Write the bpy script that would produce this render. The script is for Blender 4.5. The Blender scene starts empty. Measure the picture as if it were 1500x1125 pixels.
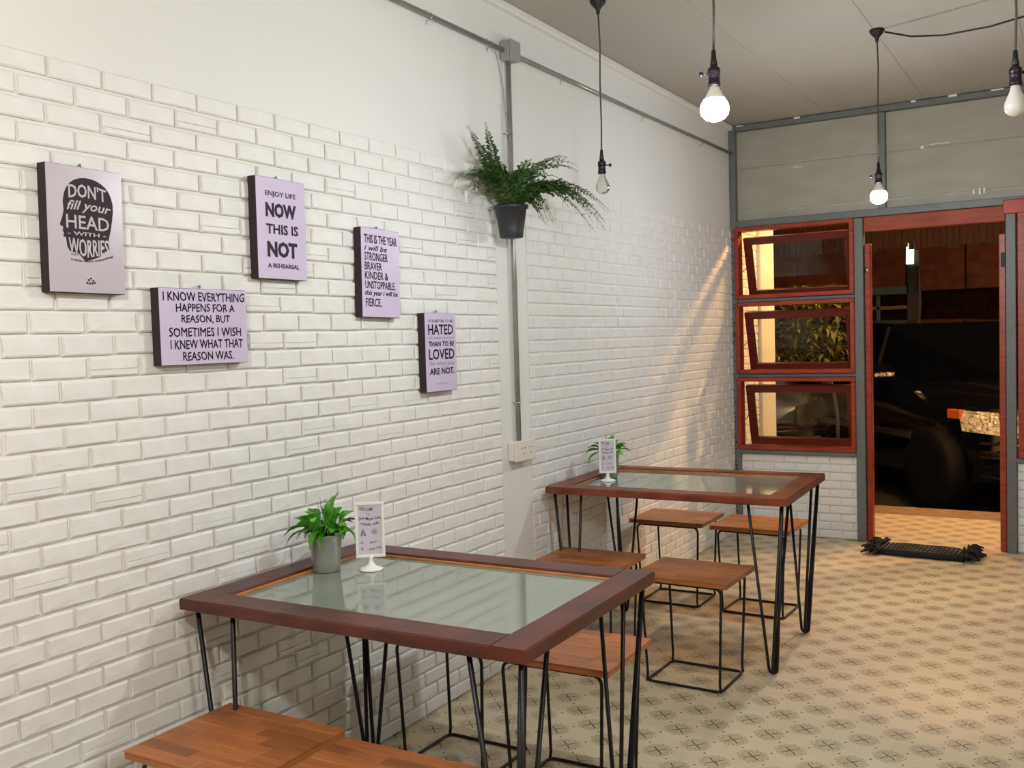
import bpy, math, random
from mathutils import Vector, Matrix, Euler
random.seed(7)
S = bpy.context.scene
C = S.collection
PI = math.pi

# ------------------------------------------------------------------ camera
F, YAW, PITCH, ROLL, CX, CH, D = 1419.17, 0.53767, -0.046226, -0.0293, 2.1733, 1.4235, 6.734
def cam_axes():
    cy, sy, cp, sp = math.cos(YAW), math.sin(YAW), math.cos(PITCH), math.sin(PITCH)
    f = Vector((-sy*cp, cy*cp, sp)); r = Vector((cy, sy, 0)); u = r.cross(f)
    cr, sr = math.cos(ROLL), math.sin(ROLL)
    return cr*r + sr*u, -sr*r + cr*u, f
_r, _u, _f = cam_axes()
cd = bpy.data.cameras.new('camera'); cam = bpy.data.objects.new('camera', cd); C.objects.link(cam)
cd.sensor_width = 36; cd.sensor_fit = 'HORIZONTAL'; cd.lens = F/1500*36; cd.clip_start = .02; cd.clip_end = 200
cam.matrix_world = Matrix(((_r.x, _u.x, -_f.x, CX), (_r.y, _u.y, -_f.y, 0), (_r.z, _u.z, -_f.z, CH), (0, 0, 0, 1)))
S.camera = cam

# ------------------------------------------------------------------ world, exposure, lamp strengths
w = bpy.data.worlds.new('night'); S.world = w; w.use_nodes = True
w.node_tree.nodes['Background'].inputs[0].default_value = (.012, .014, .02, 1)
w.node_tree.nodes['Background'].inputs[1].default_value = .25
S.view_settings.view_transform = 'Standard'; S.view_settings.look = 'None'
S.view_settings.gamma = 1; S.view_settings.use_curve_mapping = False
S.view_settings.exposure = 0.0
BULB = 620.0          # emission of a lit room bulb
BULB_COL = (.91, .965, 1)
BULB_REAR = 1060.0     # the bulbs behind the view, a little warmer
REAR_COL = (1, .965, .92)
PORCH = 2600.0         # warm porch bulb
PORCH_COL = (1, .55, .20)
STREET_FILL = 2600.0  # emission of the added, unseen lamp that lights the shopfront

# ------------------------------------------------------------------ helpers
def lin(c):
    c = c/255
    return c/12.92 if c <= .04045 else ((c+.055)/1.055)**2.4
def rgb(r, g, b): return (lin(r), lin(g), lin(b), 1)

class MB:
    def __init__(s): s.v = []; s.f = []
    def add(s, vs, fs):
        n = len(s.v); s.v += [tuple(v) for v in vs]; s.f += [tuple(i+n for i in f) for f in fs]; return s
    def box(s, x0, x1, y0, y1, z0, z1, M=None):
        vs = [Vector(p) for p in ((x0,y0,z0),(x1,y0,z0),(x1,y1,z0),(x0,y1,z0),(x0,y0,z1),(x1,y0,z1),(x1,y1,z1),(x0,y1,z1))]
        if M: vs = [M @ v for v in vs]
        return s.add(vs, [(3,2,1,0),(4,5,6,7),(0,1,5,4),(1,2,6,5),(2,3,7,6),(3,0,4,7)])
    def cbox(s, x0, x1, y0, y1, z0, z1, c=.003, M=None):
        # box with chamfered edges
        X, Y, Z = (x0, x1), (y0, y1), (z0, z1); vs = []; idx = {}
        for i in (0, 1):
            for j in (0, 1):
                for k in (0, 1):
                    p = [X[i], Y[j], Z[k]]; sg = [c if i == 0 else -c, c if j == 0 else -c, c if k == 0 else -c]
                    for a in range(3):
                        qv = [p[b] + (0 if b == a else sg[b]) for b in range(3)]
                        idx[(i, j, k, a)] = len(vs); vs.append(Vector(qv))
        fs = []
        q = lambda *k: idx[k]
        for a in range(3):
            for e in (0, 1):
                b, d = (a+1) % 3, (a+2) % 3; loop = []
                for (u, v_) in ((0,0),(1,0),(1,1),(0,1)):
                    key = [0,0,0]; key[a] = e; key[b] = u; key[d] = v_
                    loop.append(idx[(key[0], key[1], key[2], a)])
                fs.append(tuple(loop if e else loop[::-1]))
        for a in range(3):      # edges along axis a
            b, d = (a+1) % 3, (a+2) % 3
            for u in (0, 1):
                for v_ in (0, 1):
                    k0 = [0,0,0]; k0[b] = u; k0[d] = v_; k1 = list(k0); k1[a] = 1
                    fs.append((idx[(*k0, b)], idx[(*k1, b)], idx[(*k1, d)], idx[(*k0, d)]))
        for i in (0, 1):
            for j in (0, 1):
                for k in (0, 1): fs.append((q(i,j,k,0), q(i,j,k,1), q(i,j,k,2)))
        if M: vs = [M @ v for v in vs]
        return s.add(vs, fs)
    def tube(s, pts, r, n=8, closed=False, r1=None):
        pts = [Vector(p) for p in pts]; m = len(pts); vs = []; fs = []
        up = None
        for i, p in enumerate(pts):
            if closed: t = pts[(i+1) % m] - pts[i-1]
            else: t = pts[min(i+1, m-1)] - pts[max(i-1, 0)]
            if t.length < 1e-9: t = Vector((0, 0, 1))
            t.normalize()
            if up is None:
                up = Vector((0,0,1)) if abs(t.z) < .9 else Vector((1,0,0))
            a = (up - t*up.dot(t)).normalized(); b = t.cross(a); up = a
            rr = r if r1 is None else r + (r1-r)*i/(m-1)
            for k in range(n):
                an = 2*PI*k/n; vs.append(p + a*math.cos(an)*rr + b*math.sin(an)*rr)
        rng = m if closed else m-1
        for i in range(rng):
            j = (i+1) % m
            for k in range(n): fs.append((i*n+k, i*n+(k+1) % n, j*n+(k+1) % n, j*n+k))
        if not closed:
            fs.append(tuple(range(n))[::-1]); fs.append(tuple(range((m-1)*n, m*n)))
        return s.add(vs, fs)
    def lathe(s, prof, c=(0,0,0), n=24, M=None):
        vs = []; fs = []; c = Vector(c)
        for (r, z) in prof:
            for k in range(n):
                v = Vector((r*math.cos(2*PI*k/n), r*math.sin(2*PI*k/n), z))
                vs.append((M @ v if M else v) + c)
        m = len(prof)
        for i in range(m-1):
            for k in range(n): fs.append((i*n+k, i*n+(k+1) % n, (i+1)*n+(k+1) % n, (i+1)*n+k))
        if prof[0][0] > 1e-6: fs.append(tuple(range(n))[::-1])
        if prof[-1][0] > 1e-6: fs.append(tuple(range((m-1)*n, m*n)))
        return s.add(vs, fs)
    def xf(s, M): s.v = [tuple(M @ Vector(v)) for v in s.v]; return s
    def mesh(s, name, mat, smooth=False):
        me = bpy.data.meshes.new(name); me.from_pydata(s.v, [], s.f); me.validate(); me.update()
        if mat: me.materials.append(mat)
        if smooth:
            for p in me.polygons: p.use_smooth = True
        return me

def obj(name, mb, mat, parent=None, smooth=False, loc=None, **k):
    me = mb if isinstance(mb, bpy.types.Mesh) else mb.mesh(name, mat, smooth)
    o = bpy.data.objects.new(name, me); C.objects.link(o)
    if parent: o.parent = parent
    if loc is not None: o.location = loc
    for a, b in k.items(): o[a] = b
    return o
def tag(o, label, cat, group=None):
    o['label'] = label; o['category'] = cat
    if group: o['group'] = group
    return o
def thing(name, loc, label, cat, group=None, rz=0):
    o = bpy.data.objects.new(name, None); C.objects.link(o); o.location = loc; o.rotation_euler = (0, 0, rz)
    o.empty_display_size = .05
    return tag(o, label, cat, group)
def struct(name, mb, mat, **k):
    o = obj(name, mb, mat, **k); o['kind'] = 'structure'; return o
def copy_tree(o, parent=None):
    c = o.copy(); C.objects.link(c)
    if parent: c.parent = parent
    for ch in [x for x in bpy.data.objects if x.parent == o]: copy_tree(ch, c)
    return c
def fillet(pts, r, n=5, closed=False):
    pts = [Vector(p) for p in pts]; out = []; m = len(pts)
    for i, p in enumerate(pts):
        if not closed and i in (0, m-1): out.append(p); continue
        a = (pts[i-1]-p); b = (pts[(i+1) % m]-p)
        rr = min(r, a.length*.49, b.length*.49); a.normalize(); b.normalize()
        p0 = p + a*rr; p1 = p + b*rr
        for k in range(n+1):
            t = k/n; out.append(p0*(1-t)**2 + p*2*t*(1-t) + p1*t*t)
    return out

# ------------------------------------------------------------------ materials
def nt(name):
    m = bpy.data.materials.new(name); m.use_nodes = True
    t = m.node_tree; return m, t, t.nodes['Principled BSDF']
class G:   # small node graph helper for math
    def __init__(s, t): s.t = t
    def val(s, sock, x):
        if isinstance(x, (int, float)): sock.default_value = x
        else: s.t.links.new(x, sock)
    def m(s, op, a, b=None, c=None):
        n = s.t.nodes.new('ShaderNodeMath'); n.operation = op; s.val(n.inputs[0], a)
        if b is not None: s.val(n.inputs[1], b)
        if c is not None: s.val(n.inputs[2], c)
        return n.outputs[0]
    def mix(s, f, a, b):
        n = s.t.nodes.new('ShaderNodeMix'); n.data_type = 'RGBA'; s.val(n.inputs[0], f)
        for sk, x in ((n.inputs[6], a), (n.inputs[7], b)):
            if isinstance(x, tuple): sk.default_value = x
            else: s.t.links.new(x, sk)
        return n.outputs[2]
    def noise(s, scale, detail=3, coord='Object', vec=(1,1,1), rough=.5):
        tc = s.t.nodes.new('ShaderNodeTexCoord'); mp = s.t.nodes.new('ShaderNodeMapping'); mp.inputs['Scale'].default_value = vec
        s.t.links.new(tc.outputs[coord], mp.inputs[0])
        n = s.t.nodes.new('ShaderNodeTexNoise'); n.inputs['Scale'].default_value = scale; n.inputs['Detail'].default_value = detail
        n.inputs['Roughness'].default_value = rough
        s.t.links.new(mp.outputs[0], n.inputs['Vector']); return n.outputs[0]
    def ramp(s, f, a, b):
        n = s.t.nodes.new('ShaderNodeMapRange'); s.val(n.inputs[0], f); n.inputs[1].default_value = a; n.inputs[2].default_value = b
        return n.outputs[0]
def mat(name, c, rough=.5, metal=0, c2=None, nscale=8, bump=0, bscale=60, vec=(1,1,1), rnd=0, spec=None, coord='Object', **kw):
    m, t, b = nt(name); g = G(t)
    b.inputs['Base Color'].default_value = c; b.inputs['Roughness'].default_value = rough; b.inputs['Metallic'].default_value = metal
    if spec is not None: b.inputs['Specular IOR Level'].default_value = spec
    col = None
    if c2:
        col = g.mix(g.ramp(g.noise(nscale, 4, coord, vec), .3, .7), c, c2)
    if rnd:
        oi = t.nodes.new('ShaderNodeObjectInfo'); h = t.nodes.new('ShaderNodeHueSaturation')
        if col is not None: t.links.new(col, h.inputs['Color'])
        else: h.inputs['Color'].default_value = c
        t.links.new(g.m('ADD', g.m('MULTIPLY', oi.outputs['Random'], rnd), 1-rnd/2), h.inputs['Value']); col = h.outputs[0]
    if col is not None: t.links.new(col, b.inputs['Base Color'])
    if bump:
        bn = t.nodes.new('ShaderNodeBump'); bn.inputs['Strength'].default_value = bump; bn.inputs['Distance'].default_value = .003
        t.links.new(g.noise(bscale, 4, coord, vec), bn.inputs['Height']); t.links.new(bn.outputs[0], b.inputs['Normal'])
    for k_, v_ in kw.items(): b.inputs[k_].default_value = v_
    return m
def emis(name, c, s):
    m, t, b = nt(name); b.inputs['Base Color'].default_value = (.8,.8,.8,1)
    b.inputs['Emission Color'].default_value = (*c, 1); b.inputs['Emission Strength'].default_value = s; return m
def pane_mat(name, tint=(1,1,1,1), rough=.0):
    m = bpy.data.materials.new(name); m.use_nodes = True; t = m.node_tree; t.nodes.clear()
    o = t.nodes.new('ShaderNodeOutputMaterial'); mx = t.nodes.new('ShaderNodeMixShader')
    fr = t.nodes.new('ShaderNodeFresnel'); fr.inputs[0].default_value = 1.45
    tr = t.nodes.new('ShaderNodeBsdfTransparent'); tr.inputs[0].default_value = tint
    gl = t.nodes.new('ShaderNodeBsdfGlossy'); gl.inputs['Roughness'].default_value = rough
    t.links.new(fr.outputs[0], mx.inputs[0]); t.links.new(tr.outputs[0], mx.inputs[1]); t.links.new(gl.outputs[0], mx.inputs[2])
    t.links.new(mx.outputs[0], o.inputs[0]); return m

M_wall = mat('painted_plaster', rgb(228,227,223), .6, c2=rgb(222,220,215), nscale=1.5, bump=.12, bscale=25, coord='Generated')
M_brick = mat('white_painted_brick', rgb(231,230,228), .5, c2=rgb(226,224,220), nscale=14, bump=.5, bscale=55, rnd=.04)
M_mortar = mat('painted_mortar', rgb(228,224,215), .6, bump=.3, bscale=40)
M_ceil = mat('ceiling_board', rgb(176,172,163), .7, c2=rgb(168,164,155), nscale=3, vec=(1,.15,1), bump=.08, bscale=12, rnd=.03)
M_seam = mat('ceiling_seam', rgb(150,145,135), .8)
M_cement = mat('cement_board', rgb(168,163,150), .6, c2=rgb(158,153,139), nscale=4, vec=(1,1,3), bump=.1, bscale=12, rnd=.04)
M_steel = mat('grey_painted_steel', rgb(112,114,112), .45, c2=rgb(102,104,102), nscale=20, bump=.1, bscale=80)
M_redwood = mat('red_varnished_wood', rgb(170,62,32), .35, c2=rgb(128,40,22), nscale=9, vec=(1,6,6), bump=.2, bscale=40)
M_redwood2 = mat('dark_red_sash_wood', rgb(112,32,22), .35, c2=rgb(84,22,16), nscale=9, vec=(1,6,6), bump=.2, bscale=40)
M_door_head = mat('orange_red_header_wood', rgb(168,76,44), .6, c2=rgb(142,56,30), nscale=5, vec=(1,5,8), bump=.2, bscale=30)
M_table = mat('reddish_brown_oiled_wood', rgb(96,40,27), .38, c2=rgb(56,24,18), nscale=6, vec=(1.2,1.2,4), bump=.35, bscale=28, rnd=.12)
M_table2 = mat('orange_brown_oiled_wood', rgb(134,60,30), .38, c2=rgb(78,32,20), nscale=6, vec=(1.2,1.2,4), bump=.35, bscale=28, rnd=.12)
M_bead = mat('pale_glazing_bead', rgb(186,128,72), .5, c2=rgb(150,92,46), nscale=12, bump=.2)
def grain_mat(name, a, b, c):
    m, t, p = nt(name); g = G(t)
    n1 = g.noise(7, 5, 'Object', (1.3, 16, 16), .6); n2 = g.noise(3, 2, 'Object', (1, 3, 3))
    col = g.mix(g.ramp(n1, .3, .72), a, b); col = g.mix(g.m('MULTIPLY', g.ramp(n2, .45, .75), .55), col, c)
    oi = t.nodes.new('ShaderNodeObjectInfo'); h = t.nodes.new('ShaderNodeHueSaturation')
    t.links.new(g.m('MULTIPLY_ADD', oi.outputs['Random'], .55, .72), h.inputs['Value']); t.links.new(col, h.inputs['Color'])
    t.links.new(h.outputs[0], p.inputs['Base Color']); p.inputs['Roughness'].default_value = .36
    bn = t.nodes.new('ShaderNodeBump'); bn.inputs['Strength'].default_value = .12; bn.inputs['Distance'].default_value = .002
    t.links.new(n1, bn.inputs['Height']); t.links.new(bn.outputs[0], p.inputs['Normal']); return m
M_stool = grain_mat('acacia_strips', rgb(188,118,64), rgb(160,92,48), rgb(128,67,36))
M_iron = mat('black_iron_rod', rgb(26,24,26), .38, metal=.3, spec=.5)
M_obscure = mat('grey_green_obscured_glass', rgb(128,138,122), .06, c2=rgb(122,132,117), nscale=2, spec=.75, **{'Coat Weight': .5, 'Coat Roughness': .03})
M_canvas_side = mat('dark_canvas_edge', rgb(44,30,34), .7, bump=.2, bscale=300)
M_lilac = mat('lilac_print', rgb(206,192,218), .38, c2=rgb(197,183,208), nscale=3)
M_lilac_grey = mat('greyish_lilac_print', rgb(188,178,186), .3, c2=rgb(182,171,179), nscale=3)
M_ink = mat('dark_ink', rgb(52,44,56), .7, spec=.2)
M_ink_black = mat('black_ink', rgb(30,26,36), .7, spec=.2)
M_ink_grey = mat('grey_ink', rgb(128,112,140), .5)
M_head = mat('charcoal_print', rgb(58,52,56), .75, spec=.15)
M_chalk = mat('pale_lettering', rgb(186,178,186), .5)
M_chrome = mat('bright_metal', rgb(215,215,215), .25, metal=1)
M_conduit = mat('galvanised_conduit', rgb(158,156,148), .3, metal=.35, c2=rgb(142,139,131), nscale=10)
M_plastic = mat('off_white_plastic', rgb(226,221,210), .4)
M_grey_plastic = mat('grey_junction_box', rgb(150,150,146), .5)
M_dark = mat('dark_slot', rgb(60,55,50), .7)
M_pot_black = mat('black_plastic_pot', rgb(44,44,50), .45, bump=.1)
M_soil = mat('dark_soil', rgb(30,24,20), .95, bump=1, bscale=150)
M_zinc = mat('brushed_zinc', rgb(196,198,194), .34, metal=.7, c2=rgb(172,174,170), nscale=10, vec=(1,1,.1))
def leafmat(name, a, b, rnd=.5):
    m = mat(name, a, .42, c2=b, nscale=25, rnd=rnd); p = m.node_tree.nodes['Principled BSDF']
    p.inputs['Subsurface Weight'].default_value = 0; return m
M_leaf = leafmat('bright_green_leaf', rgb(100,176,52), rgb(58,130,34))
M_fern = leafmat('dark_fern_leaf', rgb(78,112,58), rgb(48,76,38), .4)
M_fern2 = leafmat('olive_fern_leaf', rgb(86,104,52), rgb(52,70,34), .4)
M_shrub = leafmat('shrub_leaf', rgb(120,124,44), rgb(66,76,26), .5)
M_white = mat('white_plastic_holder', rgb(238,236,228), .3)
M_card = mat('lilac_paper_insert', rgb(208,200,214), .4)
M_cord = mat('braided_grey_cord', rgb(96,90,80), .8, c2=rgb(60,56,50), nscale=300)
M_black = mat('matt_black', rgb(22,22,24), .5)
M_socket = mat('dark_bronze_socket', rgb(62,56,66), .35, metal=.7, c2=rgb(40,34,42), nscale=60)
M_brass = mat('brass_ring', rgb(150,130,90), .3, metal=1)
M_lit = emis('lit_bulb_glass', BULB_COL, BULB)
M_lit_rear = emis('lit_rear_bulb_glass', REAR_COL, BULB_REAR)
M_porch_lit = emis('lit_porch_bulb', PORCH_COL, PORCH)
M_frost = mat('frosted_bulb', rgb(226,222,212), .22, **{'Transmission Weight': .25})
M_clear = pane_mat('clear_bulb_glass', (.93,.93,.92,1), .02)
M_pane = pane_mat('window_glass', (.93,.95,.94,1), .01)
M_rug = mat('black_cotton', rgb(24,22,26), .9, bump=.4, bscale=200)
M_rug_w = mat('pale_cotton_stitch', rgb(165,155,145), .9)
M_concrete = mat('brown_concrete_edge', rgb(150,120,88), .8, c2=rgb(120,94,66), nscale=12, bump=.4)
M_asphalt = mat('street_asphalt', rgb(56,52,48), .85, bump=.5, bscale=60)
M_street = mat('brown_shopfront_sheet', rgb(136,76,54), .7, c2=rgb(92,48,36), nscale=5, bump=.3, rnd=.1)
M_fringe = mat('dark_red_awning_cloth', rgb(58,28,26), .8, c2=rgb(40,22,22), nscale=8, rnd=.3)
M_teal = mat('teal_painted_beam', rgb(92,118,118), .6)
M_paint = mat('black_car_paint', rgb(12,12,15), .12, spec=.6, **{'Coat Weight': .8})
M_paint2 = mat('grey_car_paint', rgb(150,152,156), .2, metal=.3, **{'Coat Weight': .8})
M_carglass = mat('dark_car_glass', rgb(8,9,10), .05, spec=.8)
M_tyre = mat('tyre_rubber', rgb(10,10,11), .7, spec=.2)
M_rim = mat('alloy_rim', rgb(120,112,108), .35, metal=.9)
M_lens = mat('faceted_lamp_reflector', rgb(240,230,215), .12, metal=1, bump=1, bscale=45)
M_lens.node_tree.nodes['Bump'].inputs['Distance'].default_value = .02
M_amber = mat('amber_lens', rgb(210,96,30), .2, bump=.6, bscale=60)
M_tube = emis('fluorescent_tube', (.75, 1, .72), 1.6)

# floor tile print: brown eight-petalled flowers on a 14 cm diagonal lattice, built with math nodes
def floor_mat():
    m, t, b = nt('printed_floor_tile'); g = G(t); mth = g.m
    tc = t.nodes.new('ShaderNodeTexCoord'); sx = t.nodes.new('ShaderNodeSeparateXYZ'); t.links.new(tc.outputs['Object'], sx.inputs[0])
    x, y = sx.outputs[0], sx.outputs[1]
    p = mth('MULTIPLY', mth('ADD', x, y), 5.0); q_ = mth('MULTIPLY', mth('SUBTRACT', y, x), 5.0)   # lattice 0.2/sqrt2
    def loc(v): return mth('ABSOLUTE', mth('MULTIPLY', mth('SUBTRACT', v, mth('ROUND', v)), .141421))
    a, c = loc(p), loc(q_)
    A, B = mth('MAXIMUM', a, c), mth('MINIMUM', a, c)
    def inside(d, r, soft=.0012): # 1 when d<r
        n = t.nodes.new('ShaderNodeMapRange'); g.val(n.inputs[0], d); n.inputs[1].default_value = r+soft; n.inputs[2].default_value = r-soft
        n.inputs[3].default_value = 0; n.inputs[4].default_value = 1; return n.outputs[0]
    def dist(px, py): return mth('SQRT', mth('ADD', mth('POWER', mth('SUBTRACT', A, px), 2), mth('POWER', mth('SUBTRACT', B, py), 2)))
    def ring(px, py, r, wd): return inside(mth('ABSOLUTE', mth('SUBTRACT', dist(px, py), r)), wd)
    R_ = mth('SQRT', mth('ADD', mth('MULTIPLY', A, A), mth('MULTIPLY', B, B)))
    arm = mth('MULTIPLY', inside(B, .0034), inside(A, .031))
    fork = mth('MULTIPLY', inside(mth('ABSOLUTE', mth('SUBTRACT', B, mth('MULTIPLY', mth('SUBTRACT', A, .026), .5))), .0017), mth('MULTIPLY', inside(A, .040), inside(mth('SUBTRACT', .07, A), .044)))
    strong = [arm, fork, inside(dist(.0707, 0), .0044)]
    faint = [ring(.0215, .0215, .0082, .0012), inside(dist(.0215, .0215), .002), inside(dist(.039, .0175), .0034), inside(dist(.047, .006), .0024), inside(dist(.0362, .0362), .0036), inside(dist(.0125, .007), .0018), inside(dist(.031, .012), .002)]
    tot = strong[0]
    for z in strong[1:]: tot = mth('MAXIMUM', tot, z)
    for z in faint: tot = mth('MAXIMUM', tot, mth('MULTIPLY', z, .8))
    halo = mth('MULTIPLY', inside(R_, .050, .008), .20)
    tot = mth('MINIMUM', mth('MAXIMUM', mth('MULTIPLY', tot, .95), halo), 1)
    wear = g.ramp(g.noise(60, 3), .25, .6)
    tot = mth('MULTIPLY', tot, mth('ADD', mth('MULTIPLY', wear, .35), .65))
    base = g.mix(g.ramp(g.noise(5, 3), .3, .7), rgb(211,196,166), rgb(204,188,156))
    col = g.mix(tot, base, rgb(70,46,14))
    t.links.new(col, b.inputs['Base Color']); b.inputs['Roughness'].default_value = .42
    return m
M_floor = floor_mat()
M_grout = mat('pale_tile_joint', rgb(214,201,172), .7)

# ------------------------------------------------------------------ room shell
CEIL = 2.87
RX1, RY0, WOUT = 4.4, -2.2, 7.68
fl = struct('floor', MB().box(-.05, RX1, RY0, 7.80, -.12, -.0004), M_grout)
me_t = MB().cbox(-.1994, .1994, -.1994, .1994, -.002, 0, .0006).mesh('floor_tile', M_floor)
me_half = MB().cbox(.0006, .1994, -.1994, .1994, -.002, 0, .0006).mesh('floor_tile', M_floor)
for i in range(-3, 9):
    for j in range(-14, 12):
        cx, cy = 1.2+.4*i, 3.14+.4*j
        if cx > RX1 or cx < -.01 or cy < RY0+.2 or cy > 7.65: continue
        o = obj('floor_tile', me_half if cx < .1 else me_t, None, fl, loc=(cx, cy, 0))
obj('edge_tile_strip', MB().box(-.0, RX1, 7.741, 7.80, -.002, 0), M_floor, fl)

wl = struct('wall_left', MB().box(-.12, 0, RY0, WOUT, -.3, CEIL+.1), M_wall)
M_bare = mat('bare_grey_render', rgb(168,166,160), .7, bump=.1)
struct('wall_right', MB().box(RX1, RX1+.1, RY0, D, -.1, CEIL+.1), M_bare)
struct('wall_front', MB().box(0, RX1, RY0-.1, RY0, -.1, CEIL+.1), M_bare)
# plaster pilaster strip between brick fields, and one at the outer end of the wall
obj('pilaster', MB().cbox(0, .006, 3.535, 3.79, .002, 2.152, .002), M_wall, wl)
obj('pilaster', MB().cbox(0, .035, 7.32, WOUT, 0, 2.9, .006), M_wall, wl)

# bricks
def brick_mesh(L, H, P, groove=False, seed=0, c=.0045):
    rnd = random.Random(seed); mb = MB(); j = lambda s=.0013: rnd.uniform(-s, s)
    # face grid in (y,z), outward x
    ys = [-L/2+c, -L/6, L/6, L/2-c]
    zs = [-H/2+c, -.006, H/2-c] if not groove else [-H/2+c, -.008, -.0062, -.0044, H/2-c]
    vs = []; fs = []
    for b_, z in enumerate(zs):
        for a_, y in enumerate(ys):
            x = P + j(.0009)
            if groove and b_ == 2: x = P-.0035
            if groove and b_ < 2: x += .0012
            vs.append((x, y+j(), z+j(.0005)))
    ny, nz = len(ys), len(zs)
    for b_ in range(nz-1):
        for a_ in range(ny-1): k = b_*ny+a_; fs.append((k, k+1, k+ny+1, k+ny))
    border = [a_ for a_ in range(ny)] + [b_*ny+ny-1 for b_ in range(1, nz)] + [(nz-1)*ny+a_ for a_ in range(ny-2, -1, -1)] + [b_*ny for b_ in range(nz-2, 0, -1)]
    n0 = len(vs); nb = len(border)
    for k in border:
        x, y, z = vs[k]; sy = 1 if y > 0 else -1
        yy = sy*(L/2-abs(j(.0022))) if k % ny in (0, ny-1) else y
        zz = (-H/2+j(.0008)) if k < ny else (H/2+j(.0014) if k >= (nz-1)*ny else z)
        vs.append((P-c*.8, yy, zz))
    for k in border:
        i_ = border.index(k); vs.append((0, vs[n0+i_][1], vs[n0+i_][2]))
    for i_ in range(nb):
        k = (i_+1) % nb
        fs.append((border[k], border[i_], n0+i_, n0+k)); fs.append((n0+k, n0+i_, n0+nb+i_, n0+nb+k))
    return mb.add(vs, fs)
PITCH_Z, PY = .0564, .153
variants = [brick_mesh(.1475, .0485, .0135, g_, s_).mesh('brick', M_brick) for s_, g_ in enumerate([False]*6+[True]*2)]
var_mb = [brick_mesh(.1475, .0490, .0120, g_, s_) for s_, g_ in enumerate([False]*3+[True])]
cand = []; fillers = []
rnd = random.Random(11)
def field(y0, y1, rows, z_off=0, shift=0):
    for k in range(rows):
        zc = z_off + k*PITCH_Z + .0045 + .0495/2
        off = (1.472 if k % 2 else 1.396) + shift + rnd.uniform(-.006, .006) + .0765
        n = math.floor((y0-off)/PY)-1
        while True:
            c0 = off + n*PY; n += 1
            a, b = c0-PY/2+.0027, c0+PY/2-.0027
            if a > y1: break
            a2, b2 = max(a, y0), min(b, y1)
            if b2-a2 < .02: continue
            b2 -= rnd.uniform(0, .0035); cand.append(((a2+b2)/2, zc, b2-a2, (b2-a2)/.1475))
field(.35, 3.53, 38); field(3.795, D-.01, 38); field(6.80, 7.315, 40)
def in_view(y, z):
    d = Vector((0-CX, y, z-CH)); dz = d.dot(_f)
    if dz < .1: return None
    px, py = 750+F*d.dot(_r)/dz, 562-F*d.dot(_u)/dz
    return dz if -40 < px < 1540 and -30 < py < 1155 else None
vis = sorted([(in_view(c[0], c[1]) or 99, i) for i, c in enumerate(cand)])
chosen = {i for d, i in vis[:298]}
rest = MB()
for i, (y, z, L, sc) in enumerate(cand):
    dx = rnd.uniform(-.0016, .0006)
    if i in chosen:
        me = variants[6+rnd.randrange(2)] if rnd.random() < .11 else variants[rnd.randrange(6)]
        o = obj('brick', me, None, wl, loc=(dx, y, z+rnd.uniform(-.0008, .0008))); o.scale = (1, sc, 1)
        o.rotation_euler = (rnd.uniform(-.004, .004), 0, rnd.uniform(-.006, .006))
    else:
        v = var_mb[3] if rnd.random() < .09 else var_mb[rnd.randrange(3)]
        yy, zz = y, z+rnd.uniform(-.0008, .0008)
        rest.add([(p[0]*(.95 if y < 3.6 else .68)+dx, p[1]*sc+yy, p[2]+zz) for p in v.v], v.f)
o = obj('brick_field', rest, M_brick, wl); o['kind'] = 'stuff'
obj('mortar_bed', MB().box(0, .0025, .35, 3.53, 0, 2.146).box(0, .0025, 3.795, D, 0, 2.146), M_mortar, wl)
# ragged dark sealant where the brick meets the steel corner post
sb = MB(); rr = random.Random(3); z = .03
while z < 2.15:
    h = rr.uniform(.006, .016); sb.cbox(.010, .010+rr.uniform(.006, .016), D-.026-rr.uniform(0, .012), D-.012, z, z+h, .002); z += h+rr.uniform(.006, .03)
o = obj('sealant', sb, M_dark, wl); o['kind'] = 'stuff'

# ceiling in sheets
ce = struct('ceiling', MB().box(0, RX1, RY0, D+.02, CEIL+.003, CEIL+.1), M_seam)
xs = [.0] + [.67+.61*i for i in range(7)]; xs[-1] = RX1
ys = [RY0, 1.37, 3.81, 6.25, D-.005]
for i in range(len(xs)-1):
    for j in range(len(ys)-1):
        obj('ceiling_panel', MB().cbox(xs[i]+.0009, xs[i+1]-.0009, ys[j]+.0009, ys[j+1]-.0009, CEIL, CEIL+.004, .0008), M_ceil, ce)
struct('trim_1', MB().cbox(0, .035, RY0, D-.031, CEIL-.035, CEIL, .006), M_wall)

# ------------------------------------------------------------------ door wall
wb = struct('wall_back', MB().box(.045, .835, D+.01, D+.09, 0, .575).box(1.79, RX1, D+.01, D+.09, 0, .575).box(.045, RX1, D+.03, D+.06, 2.19, CEIL+.1).box(2.70, RX1, D+.03, D+.06, .6, 2.2), M_mortar)
def steel(x0, x1, z0, z1, y0=-.03, y1=.05, nm='steel_beam'):
    obj(nm, MB().cbox(x0, x1, D+y0, D+y1, z0, z1, .003), M_steel, wb)
steel(.002, .045, 0, CEIL-.0, nm='steel_post'); steel(.838, .895, 0, 2.155, nm='steel_post'); steel(1.735, 1.79, 0, 2.155, nm='steel_post')
steel(.995, 1.04, 2.205, 2.825, nm='steel_post'); steel(2.3, 2.345, 2.205, 2.825, nm='steel_post')
steel(.045, 4.38, 2.828, 2.866); steel(.045, 4.38, 2.158, 2.205)
steel(.045, .838, 1.633, 1.655, -.02); steel(.045, .838, 1.107, 1.13, -.02); steel(.045, .838, .57, .598); steel(1.79, 4.38, .57, .598)
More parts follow.
